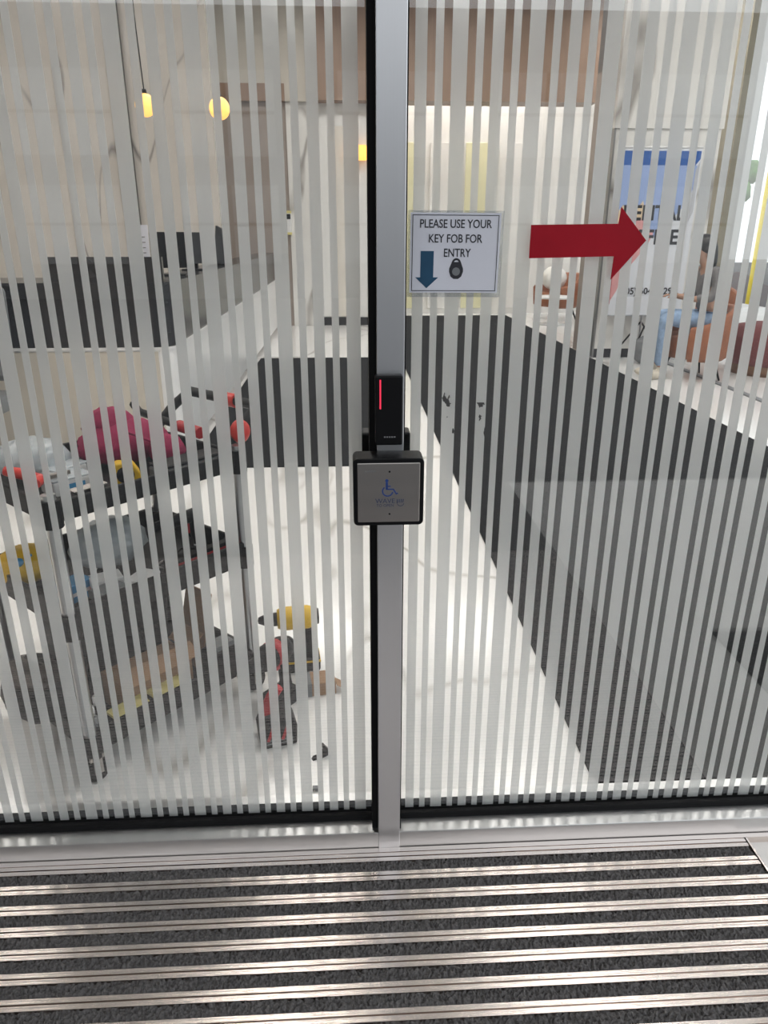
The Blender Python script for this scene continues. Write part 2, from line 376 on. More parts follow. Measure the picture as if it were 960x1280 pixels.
# pillar and marble block on the right of the runner
pl = thing('pillar', 'taupe clad pillar standing at the edge of the charcoal runner', 'pillar', (2.92, 7.5, 0), kind='structure')
obj('cladding', B().box(-0.10, 0.06, -0.24, 0.2, 0, 2.98), 'taupe', pl)
obj('upper_cladding', B().box(-0.10, 0.06, -0.24, 0.2, 2.98, 4.3), 'greypanel', pl)
bk = thing('wall_block', 'white marble feature wall behind the rental banner', 'wall', (3.5, 7.1, 0), kind='structure')
obj('marble_face', B().box(-0.66, 0.47, -0.12, 0.16, 0.1, 2.36), 'pillarmarble', bk)
obj('marble_header', B().box(-0.68, 0.48, -0.15, 0.16, 2.36, 4.3), 'pillarmarble', bk)
obj('end_panel', B().box(-0.675, -0.655, -0.13, 0.16, 0.0, 2.36), 'greypanel', bk)
obj('plinth', B().box(-0.655, 0.47, -0.125, 0.16, 0.0, 0.1), 'darktile', bk)
# runner carpet and dark rug
tag(obj('runner_carpet', B().box(0.62, 2.80, 0.12, 11.62, 0.0, 0.008), 'carpet'), 'long charcoal runner carpet leading from the door to the end wall', 'carpet')
tag(obj('stone_rug', B().box(-0.98, 0.33, 2.91, 7.08, 0.0, 0.008), 'carpet'), 'dark rug lying in front of the reception desk side', 'rug')
struct('trim_3', B().box(3.50, 3.56, 0.1, 6.6, 0.0, 0.012), 'greypl', 'thin grey floor strip in the lounge beside the tan chairs', cat='trim')
# window wall on the street side
W4 = thing('window_1', 'tall street window wall of the lounge with bronze mullions', 'window', (5.2, 5.0, 0), kind='structure')
obj('sill', B().box(-0.06, 0.06, -5.0, 7.0, 0, 0.12), 'olive', W4)
for i in range(5): obj('mullion', B().box(-0.05, 0.05, -5.0+i*1.62-0.03, -5.0+i*1.62+0.03, 0.12, 4.3), 'olive', W4)
obj('mullion', B().box(-0.08, 0.08, 4.0, 4.58, 0.12, 4.3), 'olive', W4)
for i in range(6):
    a = -4.97+i*1.62 if i < 5 else 4.60; b_ = (-5.0+(i+1)*1.62-0.03) if i < 4 else (3.99, 6.99)[i-4]
    obj('pane', B().box(-0.006, 0.006, a, b_, 0.12, 4.3), 'glass', W4)

# unseen ceiling panels added as fill light for the lobby
k = 0
for (x, y) in ((-3.4, 1.6), (-0.6, 1.5), (1.7, 1.5), (4.0, 1.6), (-3.4, 4.6), (-0.6, 4.6), (1.7, 4.6), (4.0, 4.6), (-0.4, 8.2), (1.7, 8.2), (4.2, 9.2)):
    t = thing('ceiling_fill_light', 'square fill light panel added unseen above the lobby', 'ceiling light', (x, y, 4.3), group='added lobby fill lights')
    if k == 0: fr_m = B().box(-.5,.5,-.5,-.46,-.05,0).box(-.5,.5,.46,.5,-.05,0).box(-.5,-.46,-.46,.46,-.05,0).box(.46,.5,-.46,.46,-.05,0).mesh('frame'); df_m = B().box(-.46,.46,-.46,.46,-.04,-.02).mesh('diffuser')
    link('frame', fr_m, 'alu', t); link('diffuser', df_m, 'fillpanel', t); k += 1
for (x, y, lab) in ((-0.27, 3.2, 'round warm ceiling spot near the dark rug'), (-2.85, 3.2, 'round warm ceiling spot over the reception desk front')):
    t = thing('ceiling_spot', lab, 'ceiling light', (x, y, 4.3))
    obj('ring', B().lathe([(0.075, -0.001), (0.095, -0.001), (0.095, -0.014), (0.075, -0.014)], seg=20), 'alu', t)
    obj('lens', B().lathe([(0.0005, -0.008), (0.074, -0.008), (0.074, -0.001), (0.0005, -0.001)], seg=20), 'spot', t)
tag(obj('ceiling_fill_light', B().box(1.0, 3.4, 10.9, 11.4, 4.22, 4.3), 'fillpanel'), 'long fill light panel added unseen behind the brown bulkhead', 'ceiling light')  # unseen panel, added as fill like the square ones

# ================================================================== setting: outside
struct('pavement', B().box(0.925, 9, -2.6, -0.0625, -0.12, -0.016), 'concrete', 'pale concrete pavement outside the entrance', cat='pavement')
struct('paving_granite', B().box(-9, 0.925, -7, -0.0625, -0.12, -0.017).box(0.925, 9, -7, -2.6, -0.12, -0.017), 'granite', 'dark granite paving around the entrance mat', cat='paving')
struct('street', B().box(-40, 40, -45, -7, -0.2, -0.12).box(6.3, 40, -7, 40, -0.2, -0.12), 'asphalt', 'grey street outside the building', cat='street')
struct('pavement_side', B().box(5.3, 8.5, -0.062, 30, -0.19, -0.05), 'concrete', 'pale pavement along the lounge windows', cat='pavement')
struct('wall_front_left', B().box(-6.1, -1.12, -0.06, 0.10, -0.016, 4.4), 'stone', 'beige stone facade beside the glass door', cat='wall')
struct('wall_front_top', B().box(-1.12, 6.2, -0.06, 0.10, 2.75, 4.4), 'stone', 'beige stone facade above the glass doors', cat='wall')
struct('wall_front_right', B().box(1.36, 1.75, -0.06, 0.10, -0.016, 2.75), 'stone', 'beige stone pier beside the striped glass leaf', cat='wall')
wr = thing('window_2', 'shop window of the lounge beside the stone pier', 'window', (3.9, 0.02, 0), kind='structure')
obj('frame', B().box(-2.15, 2.25, -0.04, 0.04, -0.016, 0.1).box(-2.15, -2.1, -0.04, 0.04, 0.1, 2.75).box(2.2, 2.25, -0.04, 0.04, 0.1, 2.75).box(-0.03, 0.03, -0.04, 0.04, 0.1, 2.75), 'alu', wr)
obj('pane', B().box(-2.1, -0.03, -0.006, 0.006, 0.1, 2.75), 'glass', wr)
obj('pane', B().box(0.03, 2.2, -0.006, 0.006, 0.1, 2.75), 'glass', wr)
cn = thing('canopy', 'entrance canopy with a flat soffit above the mat', 'canopy', (0, -1.5, 3.0), kind='structure')
obj('soffit', B().box(-6.1, 0.7, -1.3, 1.44, 0, 0.25), 'soffit', cn)
struct('bounce_wall_left', B().box(-3.2, -3.0, -2.8, -0.06, -0.016, 3.0), 'stone', 'unseen beige stone wall added beside the entrance for warm bounce', cat='wall')  # unseen wall added to bounce warm light onto the left side
for (x, y) in ((-0.28, -0.55), (-2.1, -0.55)):
    t = thing('downlight', 'round warm downlight recessed in the canopy soffit', 'downlight', (x, y, 3.0), group='canopy downlights')
    obj('trim_ring', B().lathe([(0.05, -0.001), (0.07, -0.001), (0.07, -0.012), (0.05, -0.012)], seg=20), 'alu', t)
    obj('lens', B().lathe([(0.0005, -0.006), (0.049, -0.006), (0.049, -0.001), (0.0005, -0.001)], seg=20), 'downlight', t)
tag(obj('ground_grate', B().box(1.30, 2.6, -0.88, -0.2, -0.016, -0.008), 'darkpaver'), 'dark ground grate in the pale pavement', 'grate')
# building across the street (seen only in reflections and through the lounge window)
bd = thing('street_building', 'grey building with bright windows across the street', 'building', (-3, -17, -0.12))
obj('facade', B().box(-18, 12.4, -4, 0, 0, 6.0), 'facade', bd)
wm = B().box(-1.1, 1.1, 0, 0.06, 0, 1.7).mesh('window'); mm_ = B().box(-0.04, 0.04, 0.06, 0.10, 0, 1.7).box(-1.1, 1.1, 0.06, 0.10, 0.84, 0.90).mesh('window_bar')
for i in range(8):
    for j in range(2):
        o = link('window', wm, 'facadepale', bd, loc=(-14+i*3.6, 0, 0.8+j*2.3)); link('window_bar', mm_, 'bronze', o)
b2 = thing('shop_building', 'white building with blue windows beyond the lounge windows', 'building', (19, 16, -0.12))
obj('facade', B().box(0, 8, -14, 16, 0, 9), 'facadewhite', b2)
w2 = B().box(-0.08, 0, -0.75, 0.75, 0, 1.3).mesh('window')
for i in range(10):
    for j in range(3): link('window', w2, 'winglass', b2, loc=(0, -12+i*2.6, 0.9+j*2.6))
tag(obj('yellow_post', B().lathe([(0.06, -0.12), (0.06, 2.6), (0.03, 2.66), (0.0005, 2.67)], (8.9, 14.85, 0), 12), 'yellow'), 'bright yellow post standing on the street beyond the window', 'post')
tr = thing('street_tree', 'small green street tree beyond the lounge window', 'tree', (10.7, 20.5, -0.12))
obj('trunk', B().tube([(0,0,0),(0.05,0,1.5),(0,0.05,2.8)], [.14,.11,.07], 8), 'bark', tr)
cr = B()
for i in range(26): cr.ell((random.gauss(0,.35), random.gauss(0,.35), 3.3+random.gauss(0,.45)), (random.uniform(.16,.32),)*3, 10, 6, .18)
obj('crown', cr, 'leaf', tr)

# ================================================================== entrance doors
GZ0, GZ1 = 0.058, 2.70
def leaf(name, label, x0, x1, first_edge, direction, seq, unit, hinge):
    d = thing(name, label, 'door', ((x0+x1)/2, 0, 0), kind='structure')
    cx = (x0+x1)/2
    g = obj('glass_pane', B().box(x0-cx, x1-cx, -0.006, 0.006, GZ0-0.012, GZ1), 'glass', d)
    cache = {}
    e = first_edge; i = 0
    while True:
        wd = seq[i % 4]*unit; gp = 0.0132*unit
        a, b = (e, e+wd) if direction > 0 else (e-wd, e)
        if b > x1 or a < x0: break
        key = round(wd, 5)
        worn = None
        if direction > 0 and i == 2: worn = 'film_worn_a'
        if direction > 0 and i == 4: worn = 'film_worn_b'
        if worn: me = B().box(-wd/2, wd/2, 0.0062, 0.0072, GZ0-0.004, GZ1).mesh('film_stripe'); link('film_stripe', me, worn, g, loc=((a+b)/2-cx, 0, 0))
        else:
            if key not in cache: cache[key] = B().box(-wd/2, wd/2, 0.0062, 0.0072, GZ0-0.004, GZ1).mesh('film_stripe')
            link('film_stripe', cache[key], 'film', g, loc=((a+b)/2-cx, 0, 0))
        e = e + (wd+gp)*direction; i += 1
    obj('bottom_rail', B().box(x0-cx-0.02, x1-cx+0.02, -0.060, -0.018, -0.016, 0.045), 'alu_sill', d, bevel=0.002)
    obj('outer_gasket', B().box(x0-cx, x1-cx, -0.020, -0.006, 0.02, 0.060), 'gasket', d, bevel=0.003)
    obj('inner_gasket', B().box(x0-cx, x1-cx, 0.0085, 0.022, 0.0, 0.066), 'gasket', d)
    obj('inner_rail', B().box(x0-cx, x1-cx, 0.022, 0.055, 0.0, 0.060), 'alu_sill', d)
    obj('rail_ground_strip', B().box(x0-cx-0.0265, x1-cx+0.0315, -0.074, -0.0622, -0.016, 0.001), 'rail', d)
    return d
SEQ = [0.0190, 0.0125, 0.0250, 0.0125]
dl = leaf('door_1', 'left glass door leaf with vertical frosted stripes in front of the tool cart', -1.10, 0.046, 0.0264, -1, [0.0250, 0.0125, 0.0190, 0.0125], 1.030, 0)
dr = leaf('door_2', 'right glass leaf with vertical frosted stripes, paper notice and red arrow', 0.104, 1.34, 0.1197, 1, SEQ, 1.031, 0)
mu = thing('trim_4', 'slim aluminium centre mullion between the two glass leaves', 'mullion', (0.0775, -0.05, 0), kind='structure')
obj('front_profile', B().box(-0.0245, 0.0245, -0.012, 0.03, -0.016, 2.72), 'alu', mu, bevel=0.0012)
obj('rear_profile', B().box(-0.0215, 0.0215, 0.03, 0.10, -0.016, 2.72), 'gasket', mu)
obj('left_seal', B().box(-0.038, -0.0245, 0.005, 0.045, 0.03, 2.72), 'gasket', mu)
obj('right_seal', B().box(0.0245, 0.0275, 0.0, 0.045, 0.03, 2.72), 'gasket', mu)

# ---- card reader on the mullion
cr_ = thing('card_reader', 'slim black card reader with red light strip on the aluminium mullion', 'card reader', (0.0735, -0.062, 1.036))
obj('housing', B().box(-0.0245, 0.0245, -0.022, 0.0, -0.063, 0.063), 'black', cr_, bevel=0.003)
obj('light_strip', B().box(-0.0168, -0.0140, -0.0228, -0.0218, 0.004, 0.056), 'led', cr_)
lg = B()
for i in range(5): lg.box(-0.009+i*0.0044, -0.0058+i*0.0044, -0.0225, -0.0219, -0.0485, -0.0462)
obj('maker_mark', lg, 'grey_ink', cr_)
# ---- wave to open plate
sw = thing('wave_switch', 'square steel wave-to-open switch in a black box on the mullion', 'door switch', (0.0715, -0.062, 0.893))
HB = 0.064
def rrect(hw, hh, r, n=5):
    pts = []
    for cx, cy, a0 in ((hw-r, hh-r, 0), (-hw+r, hh-r, PI/2), (-hw+r, -hh+r, PI), (hw-r, -hh+r, 1.5*PI)):
        for i in range(n+1):
            a = a0+PI/2*i/n; pts.append((cx+r*math.cos(a), cy+r*math.sin(a)))
    return pts
obj('surface_box', B().prism(rrect(HB, HB, 0.009), -0.052, 0.0), 'black', sw, bevel=0.0015)
pt = obj('face_plate', B().prism(rrect(0.0565, 0.0565, 0.002), -0.0545, -0.051), 'steel', sw, bevel=0.0012)
for z in (0.0405, -0.0405): obj('screw', B().lathe([(0.0005,-0.0552),(0.0019,-0.0552),(0.0019,-0.054),(0.0005,-0.054)], (0.0015,0,z), 12, 'y'), 'black', pt)
Y = -0.0549
wc = B()
def ring2d(b, c, r, wd, a0, a1, n=18, y0=Y, y1=Y+0.0006):
    for i in range(n):
        p, q = a0+(a1-a0)*i/n, a0+(a1-a0)*(i+1)/n
        b.prism([(c[0]+(r-wd/2)*math.cos(p), c[1]+(r-wd/2)*math.sin(p)), (c[0]+(r+wd/2)*math.cos(p), c[1]+(r+wd/2)*math.sin(p)), (c[0]+(r+wd/2)*math.cos(q), c[1]+(r+wd/2)*math.sin(q)), (c[0]+(r-wd/2)*math.cos(q), c[1]+(r-wd/2)*math.sin(q))], y0, y1)
def seg2d(b, p, q, wd, y0=Y, y1=Y+0.0006):
    d = Vector((q[0]-p[0], q[1]-p[1])).normalized(); nx, nz = -d.y*wd/2, d.x*wd/2
    b.prism([(p[0]+nx,p[1]+nz),(q[0]+nx,q[1]+nz),(q[0]-nx,q[1]-nz),(p[0]-nx,p[1]-nz)], y0, y1)
ring2d(wc, (-0.0035, 0.0235), 0.0015, 0.0030, 0, 2*PI, 12)
seg2d(wc, (-0.0035, 0.0205), (-0.0035, 0.0065), 0.0040)
seg2d(wc, (-0.0035, 0.0130), (0.0035, 0.0130), 0.0020)
seg2d(wc, (-0.0040, 0.0072), (0.0085, 0.0072), 0.0024)
seg2d(wc, (0.0078, 0.0080), (0.0135, -0.0015), 0.0024)
seg2d(wc, (0.0125, -0.0022), (0.0168, -0.0002), 0.0024)
ring2d(wc, (-0.0020, 0.0035), 0.0092, 0.0023, math.radians(128), math.radians(350), 24)
obj('wheelchair_symbol', wc, 'blue_ink', pt)
text('lettering', 'WAVE', 0.0125, 'blue_faint', pt, (-0.0065, Y+0.0002, -0.0155), sx=1.02)
text('lettering', 'TO OPEN', 0.0074, 'blue_faint', pt, (-0.0065, Y+0.0002, -0.0240), sx=1.0)
hd = B()
ring2d(hd, (0.0215, -0.0190), 0.0062, 0.0011, math.radians(200), math.radians(350), 10)
for i in range(4): seg2d(hd, (0.0160+i*0.0032, -0.0185), (0.0152+i*0.0038, -0.0118), 0.0016)
seg2d(hd, (0.0155, -0.0205), (0.0148, -0.0165), 0.0014)
obj('hand_symbol', hd, 'blue_faint', pt)
text('maker_mark', 'CAMDEN', 0.0042, 'grey_ink', pt, (-0.0330, Y+0.0002, 0.0415), sx=1.2)
# ---- inside control box
ib = thing('inner_control_box', 'black control box on the lobby side of the mullion behind the wave switch', 'control box', (0.0755, 0.052, 0.893))
obj('housing', B().box(-0.049, 0.049, 0.0, 0.045, -0.064, 0.068), 'black', ib, bevel=0.004)
obj('cover_plate', B().box(-0.045, 0.045, 0.045, 0.048, -0.058, 0.062), 'steel', ib, bevel=0.001)

# ---- paper notice
pn = thing('paper_notice', 'white paper notice about key fobs taped to the striped glass', 'notice', (0.1930, -0.0062, 1.2985))
pn.rotation_euler = (0, math.radians(0.4), 0)
obj('sheet', B().box(-0.0790, 0.0790, -0.0006, 0.0, -0.0660, 0.0665), 'paper', pn)
obj('tape_border', B().box(-0.0830, 0.0840, -0.0002, 0.0002, -0.0735, 0.0700), 'tape', pn)
bd_ = B()
for a in ((-0.0755,0.0755,0.0620,0.0632),(-0.0755,0.0755,-0.0632,-0.0620)): bd_.box(a[0],a[1],-0.0010,-0.0006,a[2],a[3])
for a in ((-0.0755,-0.0743),(0.0743,0.0755)): bd_.box(a[0],a[1],-0.0010,-0.0006,-0.0632,0.0632)
obj('border_line', bd_, 'ink', pn)
for s_, z in (('PLEASE USE YOUR', 0.0480), ('KEY FOB FOR', 0.0240), ('ENTRY', 0.0005)):
    text('lettering', s_, 0.0195, 'ink', pn, (0.0 if s_ != 'ENTRY' else 0.004, -0.0008, z), sx=0.80, bold=0.008)
obj('down_arrow', B().prism([(-0.060,0.004),(-0.037,0.004),(-0.037,-0.040),(-0.028,-0.040),(-0.0485,-0.0585),(-0.069,-0.040),(-0.060,-0.040)], -0.0010, -0.0006), 'teal', pn)
fb = B()
ring2d(fb, (0.0035, -0.0155), 0.0062, 0.0035, math.radians(10), math.radians(170), 10, -0.0011, -0.0006)
fb.prism([(-0.0045,-0.0140),(0.0115,-0.0140),(0.0158,-0.0250),(0.0160,-0.0300),(0.0130,-0.0385),(0.0075,-0.0425),(-0.0005,-0.0425),(-0.006,-0.0385),(-0.0090,-0.0300),(-0.0088,-0.0250)], -0.0010, -0.0006)
f_ = obj('key_fob_picture', fb, 'ink', pn)
c_ = B(); ring2d(c_, (0.0035, -0.0300), 0.0035, 0.0070, 0, 2*PI, 16, -0.0014, -0.0010); obj('fob_disc', c_, 'greypl', f_)
# ---- red arrow
ar = B().prism([(0.3255,1.3455),(0.4800,1.3475),(0.4820,1.3750),(0.5330,1.3200),(0.4765,1.2540),(0.4780,1.2935),(0.3255,1.2905)], -0.0075, -0.0062)
tag(obj('red_arrow', ar, 'red_vinyl'), 'dark red arrow pointing right stuck on the glass', 'arrow')

# ================================================================== entrance mat
MX0, MX1 = -1.75, 0.922
mt = thing('entrance_mat', 'ribbed entrance mat of aluminium rails and charcoal pile', 'mat', ((MX0+MX1)/2, -0.075, -0.016))
HL = (MX1-MX0)/2
PITCH = 0.0513; NS = 30
obj('tray', B().box(-HL, HL, -NS*PITCH-0.03, 0.0, -0.03, -0.02), 'gasket', mt)
obj('edge_frame', B().box(HL-0.003, HL+0.001, -NS*PITCH-0.03, 0.0, -0.02, 0.0165), 'rail', mt)
rb = B().box(-HL, HL-0.006, -0.0098, 0.0, -0.02, 0.0155).box(-HL, HL-0.006, -0.0232, -0.0132, -0.02, 0.0155).box(-HL, HL-0.006, -0.0132, -0.0098, -0.02, 0.006)
rail_me = rb.mesh('rail')
nx, ny = 760, 7
PW = PITCH-0.0232
def pile_mesh(seed):
    random.seed(seed); b = B(); v = []; f = []
    for j in range(ny+1):
        for i in range(nx+1):
            e = j in (0, ny)
            v.append((-HL+(2*HL-0.008)*i/nx + random.uniform(-.0011,.0011), -PW*j/ny + (0 if e else random.uniform(-.0013,.0013)), 0.0165+random.uniform(-.0060,.0035) - (0.004 if e else 0)))
    for j in range(ny):
        for i in range(nx):
            a = j*(nx+1)+i; f.append((a, a+nx+1, a+nx+2, a+1))
    me = bpy.data.meshes.new('pile_strip'); me.from_pydata(v, [], f); me.update()
    return me
piles = [pile_mesh(3), pile_mesh(4), pile_mesh(5)]
random.seed(11)
for i in range(NS):
    link('rail', rail_me, 'rail', mt, loc=(0, -i*PITCH, 0), bevel=0.0008 if i < 0 else 0)
    link('pile_strip', piles[i % 3], 'pile', mt, loc=(0, -i*PITCH-0.0232, 0))

# ================================================================== reception desk
dk = thing('reception_desk', 'long reception desk with white base and black upper band', 'desk', (-1.01, 3.0, 0))
def desk_profile(off, r=0.10, x0=-3.8, y1=7.2):
    pts = [(x0, off)]
    for i in range(7):
        a = -PI/2 + PI/2*i/6
        pts.append((-r-off*0+ (r-off)*math.cos(a), r + (r-off)*math.sin(a)))
    pts.append((-off, y1))
    th = 0.55
    pts += [(-.27, y1), (-.27, th), (x0, th)]
    return pts
obj('toe_kick', B().prism(desk_profile(0.06), 0, 0.06, 'z'), 'taupe', dk)
def split_desk():
    o = desk_profile(0.0)
    return B().prism(o, 0.06, 0.70, 'z')
obj('lower_panel', split_desk(), 'deskwhite', dk)
obj('shaded_front_panel', B().box(-3.8, -0.09, -0.006, 0.001, 0.06, 0.69), 'beige', dk)  # beige tone paints the front as lit less than the white side
obj('reveal_strip', B().prism(desk_profile(-0.012), 0.70, 0.715, 'z'), 'deskwhite', dk)
obj('upper_band', B().prism(desk_profile(0.0), 0.715, 1.06, 'z'), 'deskdark', dk)
obj('counter_top', B().prism(desk_profile(-0.01), 1.06, 1.075, 'z'), 'deskdark', dk)
obj('privacy_screen', B().box(-0.68, -0.04, 0.10, 0.13, 1.075, 1.21), 'deskdark', dk)
for i, (x, y, rz, lab) in enumerate(((-1.135, 3.72, 0.12, 'black computer monitor on the desk beside the white printed card'), (-1.135, 4.5, -0.1, 'black computer monitor farther along the reception desk'))):
    t = thing('computer_monitor', lab, 'monitor', (x, y, 1.075), rz)
    obj('screen', B().box(-0.12, 0.12, -0.015, 0.015, 0.05, 0.27), 'black', t, bevel=0.004)
    obj('stand', B().box(-0.02, 0.02, 0.0, 0.03, 0.01, 0.15), 'black', t)
    obj('base', B().box(-0.09, 0.09, -0.05, 0.09, 0, 0.012), 'black', t, bevel=0.003)
sp_ = thing('desk_speaker', 'small black wedge speaker standing on the reception desk', 'speaker', (-1.12, 5.6, 1.075))
obj('body', B().prism([(-0.05,0.0),(0.05,0.0),(0.04,0.30),(-0.01,0.33)], -0.05, 0.05), 'black', sp_, bevel=0.004)
obj('grille', B().box(-0.03, 0.03, -0.054, -0.05, 0.04, 0.24), 'blackm', sp_)
cd_ = thing('printed_card', 'white printed card leaning on the reception desk', 'card', (-1.25, 3.38, 1.075), 0.1)
obj('card_sheet', B().obox((0,0.02,0.155), (0.13,0.004,0.31), rx=-0.12), 'paper', cd_)
ln = B()
for i in range(6): ln.obox((0,0.0172-0.0005+ (0.09+i*0.03-0.155)*0.12, 0.09+i*0.03), (0.09,0.002,0.006), rx=-0.12)
obj('print_lines', ln, 'grey_ink', cd_)
ch = thing('office_chair', 'grey office chair at the end of the reception desk front', 'chair', (-2.05, 2.55, 0))
obj('seat', B().prism(rrect(.24,.23,.08), .44, .52, 'z'), 'greypl', ch, bevel=0.02)
obj('backrest', B().obox((0,.24,.82), (.44,.06,.5), rx=-.1), 'greypl', ch, bevel=0.03)
obj('gas_column', B().tube([(0,0,.08),(0,0,.44)], .03), 'chrome', ch)
for i in range(5):
    a = i*2*PI/5; o = obj('base_arm', B().tube([(0,0,.1),(.28*math.cos(a),.28*math.sin(a),.07)], [.03,.018]), 'black', ch)
    obj('castor', B().ell((.28*math.cos(a),.28*math.sin(a),.032), (.03,.03,.032), 10, 6), 'black', o)
# pendant lamps
for i, (x, y, z, lab) in enumerate(((-1.262, 4.0, 2.105, 'warm glowing globe pendant lamp hanging beside the dark bronze strip'), (-0.792, 4.0, 2.09, 'warm glowing globe pendant lamp on a thin black cord over the desk end'))):
    t = thing('pendant_lamp', lab, 'lamp', (x, y, z), group='pendant globes')
    obj('globe', B().ell((0,0,0), (0.066,0.066,0.068), 20, 14), 'globe', t)
    obj('cap', B().lathe([(0.0005,0.09),(0.014,0.09),(0.018,0.062),(0.0005,0.062)], seg=14), 'black', t)
    obj('cord', B().tube([(0,0,.088),(-0.012,0,.5),(-0.01,0,1.2),(0,0,4.3-z)], .004, 6), 'black', t)
    obj('ceiling_rose', B().lathe([(0.0005,4.3-z-.03),(0.05,4.3-z-.03),(0.05,4.3-z),(0.0005,4.3-z)], seg=16), 'black', t)
# sconce & wall device
sc_ = thing('wall_sconce', 'amber glowing wall lamp on the white panelled wall', 'lamp', (0.215, 10.32, 2.43))
obj('shade', B().prism(rrect(.13,.10,.03), -0.09, -0.02), 'sconce', sc_)
obj('back_plate', B().box(-.07,.07,-.02,0.03,-.09,.09), 'olive', sc_)
wd_ = thing('wall_device', 'slim white wall device with yellow ends and black window', 'wall device', (-0.83, 10.28, 1.49))
obj('casing', B().box(-.05,.05,-.05,.02,-.15,.15), 'whitepl', wd_, bevel=.01)
obj('end_cap', B().box(-.051,.051,-.052,.0,.13,.165), 'paleyellow', wd_); obj('end_cap', B().box(-.051,.051,-.052,.0,-.165,-.13), 'paleyellow', wd_)
obj('window', B().box(-.04,.04,-.054,-.05,.05,.12), 'black', wd_)

# ================================================================== lounge
def tub_chair(label, loc, rz, group=None):
    t = thing('tub_chair', label, 'chair', loc, rz, group)
    R = .33; b = B(); n = 20; rings = []
    for i in range(n+1):
        a = math.radians(-125)+math.radians(250)*i/n   # opening towards -x
        h = .74 - .20*abs(math.sin(a/1.45))**3
        c_, s_ = math.cos(a), math.sin(a)
        rings.append([(R*c_,R*s_,.20),((R+.05)*c_,(R+.05)*s_,.24),((R+.07)*c_,(R+.07)*s_,h-.03),((R+.045)*c_,(R+.045)*s_,h),((R)*c_,(R)*s_,h-.02),((R-.02)*c_,(R-.02)*s_,.24)])
    b.rings(rings, True, True)
    obj('shell', b, 'leather', t)
    obj('seat', B().lathe([(.0005,.22),(.31,.22),(.325,.30),(.315,.42),(.28,.45),(.0005,.455)], seg=24), 'leather', t)
    for sx in (-1,1):
        for sy in (-1,1): obj('leg', B().tube([(.17*sx,.17*sy,.23),(.24*sx,.24*sy,0)], [.016,.011], 8), 'black', t)
    return t
tub_chair('tan leather tub chair holding the seated person', (3.41, 5.72, 0), 0).scale = (.84,.88,.95)
for i, (x, y, rz, lab) in enumerate(((3.50, 11.0, 0.5, 'tan leather tub chair with white cushion near the end wall'), (4.55, 10.5, 2.6, 'tan leather tub chair standing past the marble feature wall'), (4.55, 7.9, 1.2, 'tan leather tub chair by the bronze window mullion'))):
    tub_chair(lab, (x, y, 0), rz)
cu = B().ell((3.42, 10.95, .66), (.20,.24,.19), 16, 10)
tag(obj('cushion', cu, 'fabricwhite'), 'round white cushion resting on the tan tub chair near the end wall', 'cushion')
ct = thing('coffee_table', 'low round white table beside the runner end', 'table', (3.25, 10.25, 0))
obj('top', B().lathe([(.0005,.40),(.29,.40),(.30,.415),(.29,.43),(.0005,.43)], seg=28), 'whitepl', ct)
obj('stem', B().tube([(0,0,.02),(0,0,.40)], .03), 'whitepl', ct); obj('foot', B().lathe([(.0005,0),(.2,0),(.19,.02),(.0005,.02)], seg=24), 'whitepl', ct)
pf = thing('pouf', 'maroon woven round pouf with wooden base in the lounge', 'pouf', (4.33, 5.95, 0))
obj('cushion_body', B().lathe([(.0005,.10),(.38,.10),(.425,.17),(.43,.36),(.38,.46),(.25,.49),(.0005,.495)], seg=32), 'maroon', pf)
obj('base', B().lathe([(.0005,0),(.36,0),(.38,.10),(.0005,.10)], seg=32), 'wood', pf)
bgk = thing('black_bag', 'dark grey bag slumped on the floor below the banner', 'bag', (3.28, 6.55, 0))
obj('bag_body', B().ell((0,0,.15), (.17,.10,.15), 16, 10, .05), 'greypl', bgk)
obj('strap', B().tube([(-.1,0,.25),(-.05,0,.40),(.05,0,.40),(.1,0,.25)], .01, 6), 'black', bgk)

# ---- banner
bn = thing('rental_banner', 'tall rental office banner on a thin stand before the marble wall', 'banner', (3.30, 6.80, 0))
def bp(poly, y, m, name, par): return obj(name, B().prism(poly, y, y+0.0012), m, par)
BW, BT, BB = .415, 2.16, .50
sheet = bp([(-BW,BB),(BW,BB),(BW,BT),(-BW,BT)], -0.002, 'ban_white', 'sheet', bn)
bp([(-BW+.005,2.00),(.36,2.00),(.405,2.06),(.405,2.135),(-BW+.005,2.135)], -0.0045, 'ban_blue', 'blue_band', sheet)
bp([(-BW+.005,1.42),(.03,1.30),(.12,1.40),(.30,1.62),(.38,1.80),(.38,2.00),(-BW+.005,2.00)], -0.0035, 'ban_sky', 'sky_print', sheet)
bp([(-.41,1.55),(-.36,1.62),(-.25,1.52),(-.15,1.66),(-.08,1.45),(-.10,1.3),(-.41,1.35)], -0.0047, 'ban_peach', 'peach_print', sheet)
bp([(-.41,.62),(-.34,.74),(-.26,.95),(-.05,1.22),(0.0,1.34),(-.12,1.48),(-.41,1.45)], -0.0050, 'ban_pink', 'pink_print', sheet)
bp([(-.413,.56),(-.395,.62),(-.39,1.2),(-.413,1.3)], -0.0055, 'ban_red', 'red_edge', sheet)
bp([(.36,1.45),(.40,1.55),(.405,2.04),(.37,1.96)], -0.0047, 'ban_grey', 'grey_print', sheet)
text('lettering', 'RENTAL', 0.205, 'ink', sheet, (-0.02, -0.0062, 1.535), sx=0.90, bold=0.028)
text('lettering', 'OFFICE', 0.205, 'ink', sheet, (-0.02, -0.0062, 1.295), sx=0.90, bold=0.028)
text('lettering', '(905) 604-0129', 0.098, 'ink', sheet, (-0.01, -0.0062, .745), sx=0.98, bold=0.02)
obj('top_bar', B().tube([(-BW,0,BT+.008),(BW,0,BT+.008)], .012, 8), 'whitepl', bn)
obj('stand_pole', B().tube([(0,.03,.02),(0,.03,BT)], .012, 8), 'chrome', bn)
